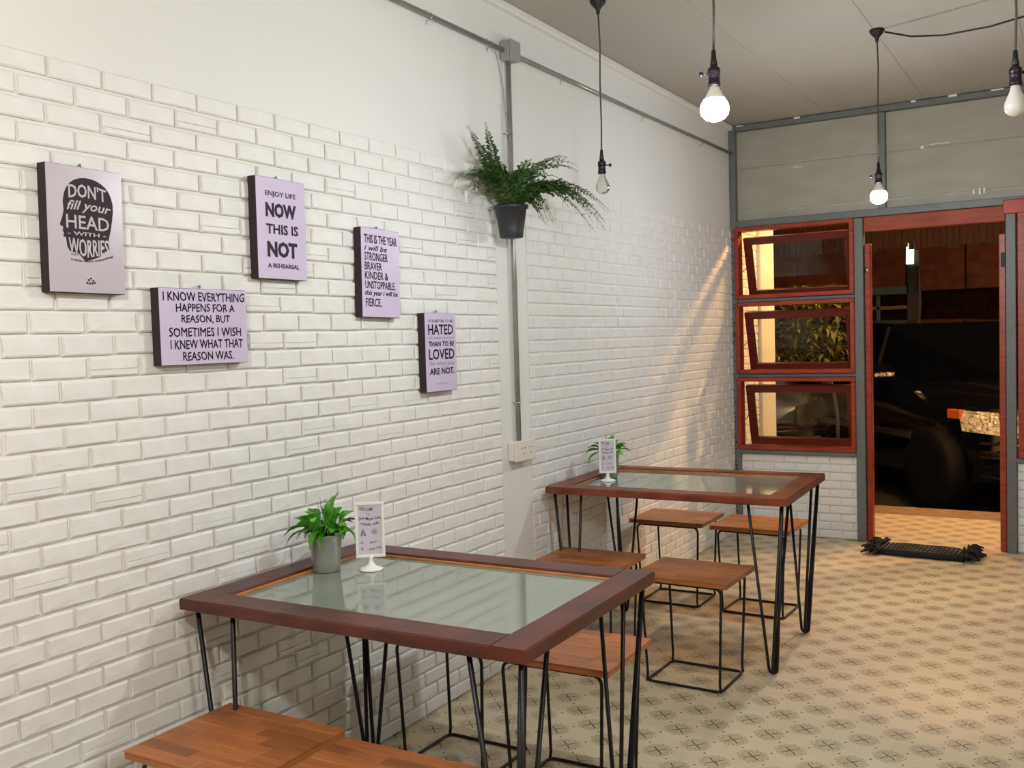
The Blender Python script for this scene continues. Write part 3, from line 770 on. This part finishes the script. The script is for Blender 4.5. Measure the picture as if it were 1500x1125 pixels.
W, H = .205, .298
t = canvas(2.946, 1.233, W, H, .0, M_lilac, 'lilac canvas print reading HATED and LOVED, lowest and rightmost on the wall')
mb = MB()
for s_, a, b, c_, d_, of in (("IT IS BETTER TO BE", .12, .90, .085, .12, .01), ("HATED", .10, .91, .145, .275, .02), ("THAN TO BE", .10, .93, .36, .425, .03), ("LOVED", .10, .93, .455, .595, .02), ("ARE NOT.", .11, .91, .70, .785, .03)):
    put_text(mb, s_, a, b, c_, d_, W, H, offset=of)
letter(t, mb, M_ink_black)
mb = MB()
put_text(mb, "for what you are", .11, .90, .295, .345, W, H, shear=.3)
put_text(mb, "for what you", .11, .91, .615, .685, W, H, shear=.3)
put_text(mb, "ANDRE GIDE", .33, .67, .892, .91, W, H)
letter(t, mb, M_ink_grey, .0006, 'grey_lettering')

# ------------------------------------------------------------------ conduit, junction box, socket
ZC = 2.66; CY = 3.655
cv = thing('horizontal_conduit', (0, 0, ZC), 'horizontal galvanised conduit pipe running along the top of the left wall', 'pipe')
obj('pipe', MB().tube([(.022, -1.5, 0), (.022, CY-.045, 0)], .0105, 12), M_conduit, cv, True)
obj('pipe', MB().tube([(.022, CY+.045, 0), (.022, 5, .004), (.022, D-.032, .018)], .0105, 12), M_conduit, cv, True)
def clip(y, z, par, vert=False):
    mb = MB(); pts = []
    for k in range(9):
        a = PI*k/8
        pts.append((.022+.0125*math.sin(a)-.004, .0, .0125*math.cos(a)))
    pts = [(.002, 0, .028)] + [(.006, 0, .0128)] + pts + [(.006, 0, -.0128)] + [(.002, 0, -.028)]
    mb.tube(pts, .0028, 6)
    M_ = Matrix.Translation((0, y, z))
    if vert: M_ = M_ @ Matrix.Rotation(PI/2, 4, 'X')
    obj('saddle_clip', mb.xf(M_), M_chrome, par)
for y in (1.2, 2.1, 3.08, 3.515, 4.17, 5.15, 6.1): clip(y, 0, cv)
vc = thing('vertical_conduit', (0, CY, 0), 'vertical galvanised conduit dropping behind the hanging fern to the socket', 'pipe')
obj('pipe', MB().tube([(.022, 0, .975), (.022, 0, ZC-.04)], .0105, 12), M_conduit, vc, True)
clip(0, 2.31, vc, True); clip(0, 1.145, vc, True)
jb = thing('junction_box', (0, CY, ZC), 'grey junction box where the two conduits meet', 'junction box')
obj('box', MB().cbox(.002, .055, -.042, .042, -.042, .042, .008), M_grey_plastic, jb)
obj('lid', MB().cbox(.055, .061, -.044, .044, -.044, .044, .003), M_grey_plastic, jb)
wc = obj('thin_wire', MB().tube([(.006, 3.58, 2.65), (.008, 3.632, 2.50), (.008, 3.655, 2.3), (.05, 3.61, 2.1), (.09, 3.57, 1.99)], .0016, 5), M_grey_plastic)
tag(wc, 'thin grey wire hanging beside the vertical conduit', 'wire')
so = thing('power_socket', (.006, 3.665, .935), 'off-white surface power socket at the foot of the vertical conduit', 'socket')
obj('back_box', MB().cbox(0, .036, -.085, .085, -.042, .042, .006), M_plastic, so)
fp = obj('face_plate', MB().cbox(.036, .044, -.088, .088, -.045, .045, .003), M_plastic, so)
for dy in (-.02, .045):
    for a, b in ((-.012, .012), (.012, .012), (0, -.014)):
        obj('socket_hole', MB().lathe([(0, 0), (.0032, 0), (.0032, .001), (0, .001)], (.0438, dy+a, b), 8, Matrix.Rotation(PI/2, 3, 'Y')), M_dark, fp)

# ------------------------------------------------------------------ pendant lamps
def pendant(x, y, kind, label, key=0, wob=0):
    t = thing('pendant_lamp', (x, y, CEIL), label, 'pendant lamp', 'bare bulb pendant lamps')
    obj('ceiling_cup', MB().lathe([(0, 0), (.032, 0), (.036, -.006), (.030, -.018), (.010, -.040), (.007, -.06), (0, -.06)], n=20), M_black, t, True)
    zs = CEIL-2.225
    obj('cord', MB().tube([(0,0,-.05), (.004+wob, .003, -.18), (.001, 0, -.36), (.003, 0, -.52), (0,0,-zs)], .0036, 7), M_cord, t, True)
    b = -(CEIL-2.187)
    obj('cord_grip', MB().lathe([(0, b+.045), (.006, b+.045), (.008, b+.02), (.011, b+.004), (.008, b), (0, b)], n=12), M_black, t, True)
    sk = obj('socket', MB().lathe([(0, b), (.010, b), (.0175, b-.008), (.0185, b-.022), (.0165, b-.024), (.0165, b-.046), (.0185, b-.048), (.0175, b-.058), (0, b-.058)], n=20), M_socket, t, True)
    ca, sa = math.cos(key), math.sin(key)
    mb = MB().tube([(ca*.015, sa*.015, b-.022), (ca*.034, sa*.034, b-.022)], .0022, 6)
    mb.lathe([(0,-.004),(.007,-.004),(.008,0),(.007,.004),(0,.004)], (ca*.036, sa*.036, b-.022), 10, Matrix.Rotation(PI/2, 3, 'Y') )
    obj('switch_key', mb, M_socket, sk, True)
    c = b-.058
    prof = [(.0125, c+.002), (.0135, c-.006), (.0165, c-.018), (.024, c-.034), (.0295, c-.048), (.031, c-.060), (.0285, c-.073), (.020, c-.084), (.008, c-.090), (.0004, c-.0905)]
    if kind == 'lit':
        obj('heat_sink', MB().lathe([(.0125, c+.002), (.014, c-.004), (.021, c-.018), (.030, c-.034), (.0315, c-.038), (0, c-.038)], n=20), M_white, t, True)
        prof = [(.0312, c-.0382), (.0385, c-.050), (.041, c-.064), (.0375, c-.080), (.026, c-.092), (.010, c-.098), (.0004, c-.099)]
    bo = obj('bulb', MB().lathe(prof, n=20 if kind != 'lit' else 16), {'lit': M_lit if y > 2 else M_lit_rear, 'clear': M_clear, 'frost': M_frost}[kind], t, True)
    if kind == 'clear':
        obj('filament', MB().tube([(-.006, 0, c-.01), (-.008, 0, c-.045), (-.003, .004, c-.052), (.003, -.004, c-.052), (.008, 0, c-.045), (.006, 0, c-.01)], .0006, 5), M_chrome, bo)
        obj('glass_stem', MB().lathe([(.0, c-.002), (.006, c-.004), (.004, c-.02), (.0025, c-.034), (0, c-.036)], n=10), M_frost, bo, True)
    return t
pa = -.5
pendant(.36, 3.856, 'clear', 'unlit clear glass bulb pendant, leftmost, hanging beside the fern', .5)
pendant(1.252, 2.725, 'lit', 'glowing white bulb pendant, the biggest and brightest in the photo', PI+.5)
p2 = pendant(1.293, 5.026, 'lit', 'glowing bulb pendant in front of the upper steel post by the doorway', PI+.5)
pendant(1.988, 3.27, 'frost', 'unlit frosted bulb pendant at the right edge of the photo', .5)
pendant(1.25, .35, 'lit', 'lit bulb pendant above the near end of the brick wall, behind the view')
pendant(3.1, .9, 'lit', 'lit bulb pendant on the far right, out of view beside the camera')
wr = obj('supply_cable', MB().tube([(1.33, 5.026, 2.852), (1.45, 4.99, 2.80), (1.60, 4.94, 2.765), (1.80, 4.87, 2.75), (2.05, 4.8, 2.765), (2.5, 4.7, 2.83), (2.7, 4.66, 2.87)], .0045, 7), M_black, smooth=True)
tag(wr, 'black cable swagging from the ceiling cup to the right', 'cable')
wr2 = obj('looped_cord', MB().tube([(2.006, 3.28, 2.168), (2.05, 3.31, 2.172), (2.12, 3.36, 2.15), (2.2, 3.4, 2.2), (2.3, 3.45, 2.5), (2.3, 3.45, 2.87)], .004, 7), M_black, smooth=True)
tag(wr2, 'black cord looping right from the frosted bulb socket', 'cable')

# ------------------------------------------------------------------ hanging fern
fp_ = Vector((.105, 3.50, 1.845))
t = thing('hanging_fern', fp_, 'dark green fern in a black plastic pot hung on the conduit', 'plant')
obj('pot', MB().lathe([(0, .0), (.046, 0), (.049, .004), (.052, .03), (.066, .118), (.072, .120), (.073, .132), (.068, .134), (.063, .122), (.060, .11), (0, .11)], n=28), M_pot_black, t, True)
obj('soil', MB().lathe([(.0, .121), (.03, .124), (.061, .118), (.061, .10), (0, .10)], n=20), M_soil, t)
obj('pot_hook', MB().tube(fillet([(-.10+.013, .15, .14), (-.075, .11, .155), (-.05, .04, .14)], .02), .002, 6), M_iron, t)
def frond(t, base, ctrl, tip, mat_, seed, wmax=.028, n=26, nm='frond'):
    rr = random.Random(seed); b, c, e = Vector(base), Vector(ctrl), Vector(tip); mb = MB()
    P = lambda u: b*(1-u)**2 + c*2*u*(1-u) + e*u*u
    mb.tube([P(i/10) for i in range(11)], .0014, 4, r1=.0005)
    for i in range(2, n):
        u = i/n; p = P(u); tg = (P(min(1, u+.02))-P(u-.02)).normalized()
        sd = tg.cross(Vector((0,0,1)));
        if sd.length < .05: sd = Vector((1,0,0))
        sd.normalize(); sd = Matrix.Rotation(rr.uniform(-.5,.5), 3, tg) @ sd
        L = max(.007, wmax*(math.sin(min(1, u*.9+.16)*PI)**.6))*rr.uniform(.75, 1.1)
        for s_ in (-1, 1):
            d = (sd*s_ + tg*.45 + Vector((0,0,rr.uniform(-.35,.15)))).normalized()
            wv = tg*L*.24; q0 = p; q1 = p+d*L
            mb.add([q0-wv*.4, q0+d*L*.5-wv, q1, q0+d*L*.5+wv], [(0,1,2,3)])
    return obj(nm, mb, mat_, t)
base_l = lambda: Vector((random.uniform(-.03,.03), random.uniform(-.03,.03), .118))
# (tip x, y, z in metres in the room), lift of the arch
tips = [(.08,3.096,2.016,.14),(.08,3.242,2.238,.02),(.1,3.333,2.27,.0),(.1,3.266,2.168,.04),(.1,3.144,1.985,.12),(.12,3.242,1.946,.12),(.06,3.25,2.066,.08),(.25,3.738,2.188,.10),(.30,3.75,2.133,.13),
        (.42,3.81,1.951,.17),(.40,3.79,1.885,.20),(.2,3.63,1.901,.12),(.25,3.60,1.903,.14),(.36,3.768,1.871,.19),(.33,3.60,1.974,.15),(.10,3.441,2.155,.0),(.2,3.48,2.118,.02),(.22,3.548,2.131,.04),
        (.40,3.76,1.92,.19),(.36,3.74,1.94,.16),(.09,3.20,2.06,.08),(.13,3.17,2.04,.1),(.38,3.70,1.97,.15),(.30,3.66,2.0,.12),(.26,3.70,2.05,.1)]
rr = random.Random(17)
k = 0
for (x, y, z, up) in tips:
    for rep in range(3 if y > 3.55 else 2):
        j = Vector((rr.uniform(-.02,.02), rr.uniform(-.04,.02), rr.uniform(-.015,.035)))*min(rep, 1)
        e = Vector((x, y, z)) - fp_ + j; e.x = max(e.x, -.075)
        b = base_l(); c = (b+e)*.5 + Vector((0, 0, up+.05))
        frond(t, b, c, e, M_fern if rr.random() < .75 else M_fern2, k, .034 if rep == 0 else .030, 34); k += 1
for i in range(40):      # dense heart of the plant
    a = rr.uniform(0, 2*PI); R_ = rr.uniform(.07, .17)
    e = Vector((max(-.07, R_*math.cos(a)), R_*math.sin(a)*1.1, .118+rr.uniform(.0, .20))); b = base_l()
    frond(t, b, (b+e)*.5+Vector((0,0,.09)), e, M_fern if rr.random() < .8 else M_fern2, 100+i, .034, 20)

# ------------------------------------------------------------------ zinc pots with artificial leaves
def zinc_plant(loc, label, leaves, seed, inner=26, rt=.050, rb=.040, h=.113):
    t = thing('potted_plant', loc, label, 'plant', 'zinc pot plants on the tables')
    obj('pot', MB().lathe([(0, 0), (rb-.002, 0), (rb, .002), (rb+(rt-rb)*.3, h*.3), (rb+(rt-rb)*.31, h*.31), (rt, h-.003), (rt+.002, h-.001), (rt+.001, h+.001), (rt-.003, h-.001), (rb+.003, h*.7), (0, h*.7)], n=32), M_zinc, t, True)
    obj('soil', MB().lathe([(rb+.002, h*.7), (rt-.004, h-.012), (.02, h-.004), (0, h-.003)], n=16), M_soil, t)
    rr = random.Random(seed)
    for (dx, dy, dz, w_, tw) in leaves:
        b = Vector((dx*.22+rr.uniform(-.01,.01), dy*.22+rr.uniform(-.01,.01), h-.004))
        tip = Vector((dx, dy, h+dz)); mid = b.lerp(tip, .45) + Vector((0,0,.02+.15*max(0, .05-dz)))
        mb = MB().tube([b, mid], .0012, 4); L = (tip-mid).length
        mid = b.lerp(tip, .30) + Vector((0,0,.02+.12*max(0, .05-dz)))
        mb = MB().tube([b, mid], .0012, 4); vs, fs = leaf_mb(mid, tip, w_*1.12, .14, 9, .3, tw, .12); mb.add(vs, fs)
        obj('leaf', mb, M_leaf, t)
    for i in range(inner):
        a = rr.uniform(0, 2*PI); q_ = rr.uniform(.03, .085)
        b = Vector((.3*q_*math.cos(a), .3*q_*math.sin(a), h-.004)); tip = Vector((q_*math.cos(a), q_*math.sin(a), h+rr.uniform(-.005, .085)-q_*.2))
        mb = MB().tube([b, b.lerp(tip, .3)+Vector((0,0,.015))], .0012, 4); vs, fs = leaf_mb(b.lerp(tip, .25)+Vector((0,0,.015)), tip, rr.uniform(.034, .05), .16, 9, .3, rr.uniform(-.8,.8), .12); mb.add(vs, fs)
        obj('leaf', mb, M_leaf, t)
    for i in range(6):
        a = rr.uniform(0, 2*PI)
        obj('stem', MB().tube([(0.01*math.cos(a), .01*math.sin(a), h-.01), (.03*math.cos(a), .03*math.sin(a), h+.09+rr.uniform(-.02,.02))], .0009, 4), M_fern2, t)
rr = random.Random(8)
R2 = (_r.x, _r.y)
def rl(a, b, z, w_=.04, tw=0): # a = to camera right, b = away
    return (a*R2[0]-b*R2[1], a*R2[1]+b*R2[0], z, w_, tw)
lv = [rl(-.125,-.01,-.005,.036,.3), rl(-.118,-.03,-.035,.034,.2), rl(-.10,.02,.045,.03,-.3), rl(-.09,-.045,.02,.046,.6), rl(-.045,-.07,.012,.052,.7), rl(-.03,-.08,-.035,.036,.3),
      rl(.0,-.075,-.03,.03,.5), rl(.03,-.07,.015,.05,-.5), rl(.06,-.045,-.012,.048,-.6), rl(.095,-.02,-.02,.046,-.4), rl(.105,.02,.03,.042,-.2), rl(.085,.03,.06,.04,.2), rl(.05,.02,.075,.044,.5), rl(.03,.0,.115,.034,.8),
      rl(.045,.01,.125,.03,-.4), rl(-.02,.01,.085,.04,.3), rl(-.05,-.01,.06,.044,.6), rl(-.06,.04,.07,.038,-.4), rl(.01,.05,.08,.04,.2), rl(-.02,-.045,.04,.05,.9), rl(.02,-.04,.05,.05,-.8), rl(.055,-.055,.03,.046,-.4), rl(-.075,-.06,-.005,.04,.4), rl(-.08,.0,.05,.038,.5), rl(.075,.055,.02,.04,0), rl(-.1,.04,.01,.035,.2)]
zinc_plant((.185, 2.205, .739), 'bushy green plant in a zinc pot on the nearest table', lv, 3)
lv2 = [rl(-.12,-.02,.0,.046,.4), rl(-.105,-.03,-.045,.044,.2), rl(-.10,.02,.03,.04,.3), rl(-.06,-.03,.03,.05,.6), rl(-.07,.02,.055,.034,-.3), rl(.02,.0,.095,.034,.7), rl(.055,-.01,.07,.036,.4), rl(.085,-.02,.035,.046,-.5), rl(.10,.0,.045,.03,-.3), rl(.07,-.03,.02,.05,-.5), rl(.03,.03,.06,.04,.3), rl(-.03,.04,.04,.04,.2), rl(.11,-.01,.005,.03,-.3)]
zinc_plant((.170, 4.255, .739), 'sparser green plant in a zinc pot on the far table', lv2, 5, 6)

# ------------------------------------------------------------------ white sign holders
def sign(loc, rz, W, H, label, lines):
    t = thing('sign_holder', loc, label, 'sign', 'white table sign holders', rz)
    obj('stand', MB().lathe([(0, 0), (.036, 0), (.037, .003), (.030, .007), (.016, .012), (.009, .02), (.007, .034), (.009, .044), (0, .044)], n=28), M_white, t, True)
    z0 = .038; b = .0085
    obj('frame', MB().cbox(-W/2, W/2, -.005, .005, z0, z0+b, .001).cbox(-W/2, W/2, -.005, .005, z0+H-b, z0+H, .001).cbox(-W/2, -W/2+b, -.005, .005, z0+b, z0+H-b, .001).cbox(W/2-b, W/2, -.005, .005, z0+b, z0+H-b, .001), M_white, t)
    cd_ = obj('card', MB().box(-W/2+b, W/2-b, -.0015, .0015, z0+b, z0+H-b), M_card, t)
    mb = MB(); w2, h2 = W-2*b, H-2*b
    for s_, a, c_, d_, e in lines: put_text(mb, s_, a, c_, d_, e, w2, h2, lambda u, q_: (u, q_+.012*math.sin(u*9)), offset=.006)
    # small drawings: a tower of stacked ovals and a leafy sprig
    for (cx_, cy_, r_) in ((.20,.50,.035),(.17,.455,.04),(.25,.455,.04),(.15,.405,.045),(.28,.405,.045)):
        for i in range(8):
            a0, a1 = 2*PI*i/8, 2*PI*(i+1)/8
            mb.add([((cx_+r_*math.cos(a0))*w2, (cy_+r_*.6*math.sin(a0))*h2, 0), ((cx_+r_*math.cos(a1))*w2, (cy_+r_*.6*math.sin(a1))*h2, 0), ((cx_+r_*.5*math.cos(a1))*w2, (cy_+r_*.3*math.sin(a1))*h2, 0), ((cx_+r_*.5*math.cos(a0))*w2, (cy_+r_*.3*math.sin(a0))*h2, 0)], [(0,1,2,3)])
    for k_ in range(7):
        a0 = k_*.9; x_, y_ = .68*w2, .46*h2; dx, dy = math.cos(a0), math.sin(a0); L = .011
        mb.add([(x_-dy*.0007, y_+dx*.0007, 0), (x_+dx*L*.6-dy*.0014, y_+dy*L*.6+dx*.0014, 0), (x_+dx*L, y_+dy*L, 0), (x_+dx*L*.6+dy*.0006, y_+dy*L*.6-dx*.0006, 0)], [(0,1,2,3)])
    obj('handwriting', mb.xf(Matrix(((1,0,0,-w2/2),(0,0,-1,-.0021),(0,1,0,z0+b),(0,0,0,1)))), M_ink, cd_)
lines = (("WELCOME", .08, .66, .045, .115), ("TO", .36, .52, .16, .205), ("Jack Maple Cafe", .05, .97, .24, .315), ("maple cafe", .12, .9, .345, .425), ("jack", .48, .80, .72, .77), ("IG", .10, .20, .74, .785), ("FB", .10, .20, .87, .915), ("Jack Cafe", .45, .97, .85, .91))
sign((.303, 2.272, .7385), math.atan2(.05, .061), .088, .168, 'white sign holder with a handwritten card on the nearest table', lines)
sign((.213, 4.150, .7385), math.atan2(.033, .067), .080, .162, 'white sign holder with a handwritten card on the far table', lines)

# ------------------------------------------------------------------ bundled rag rug by the door
rg = thing('rag_rug', (1.28, 6.46, 0), 'black bundled rag rug with dashed pale stitching lying before the doorway', 'rug', None, -.05)
for k in range(5):
    y = -.10+k*.05
    cdx = obj('woven_cord', MB().tube([(-.25, y*.85, .018), (-.12, y, .022), (.0, y, .021), (.12, y, .022), (.25, y*.85, .018)], .023, 8), M_rug, rg, True)
    if k < 4:
        mb = MB()
        for i in range(19):
            x = -.24+i*.026; mb.cbox(x, x+.013, y+.018, y+.028, .030, .040, .002)
        obj('stitching', mb, M_rug_w, cdx)
for s_ in (-1, 1):
    rr = random.Random(30+s_); mb = MB()
    for i in range(90):
        a = rr.uniform(-1.9, 1.9); L = rr.uniform(.05, .11)
        b = Vector((s_*.25, rr.uniform(-.1, .1), rr.uniform(.01, .05))); e = b+Vector((s_*math.cos(a)*L, math.sin(a)*L, rr.uniform(-.02,.02))); e.z = max(.006, min(e.z, .075))
        m_ = (b+e)*.5+Vector((0,0,.015)); mb.tube([b, m_, e], .009, 5, r1=.006)
    obj('tassel', mb, M_rug, rg, kind='stuff')
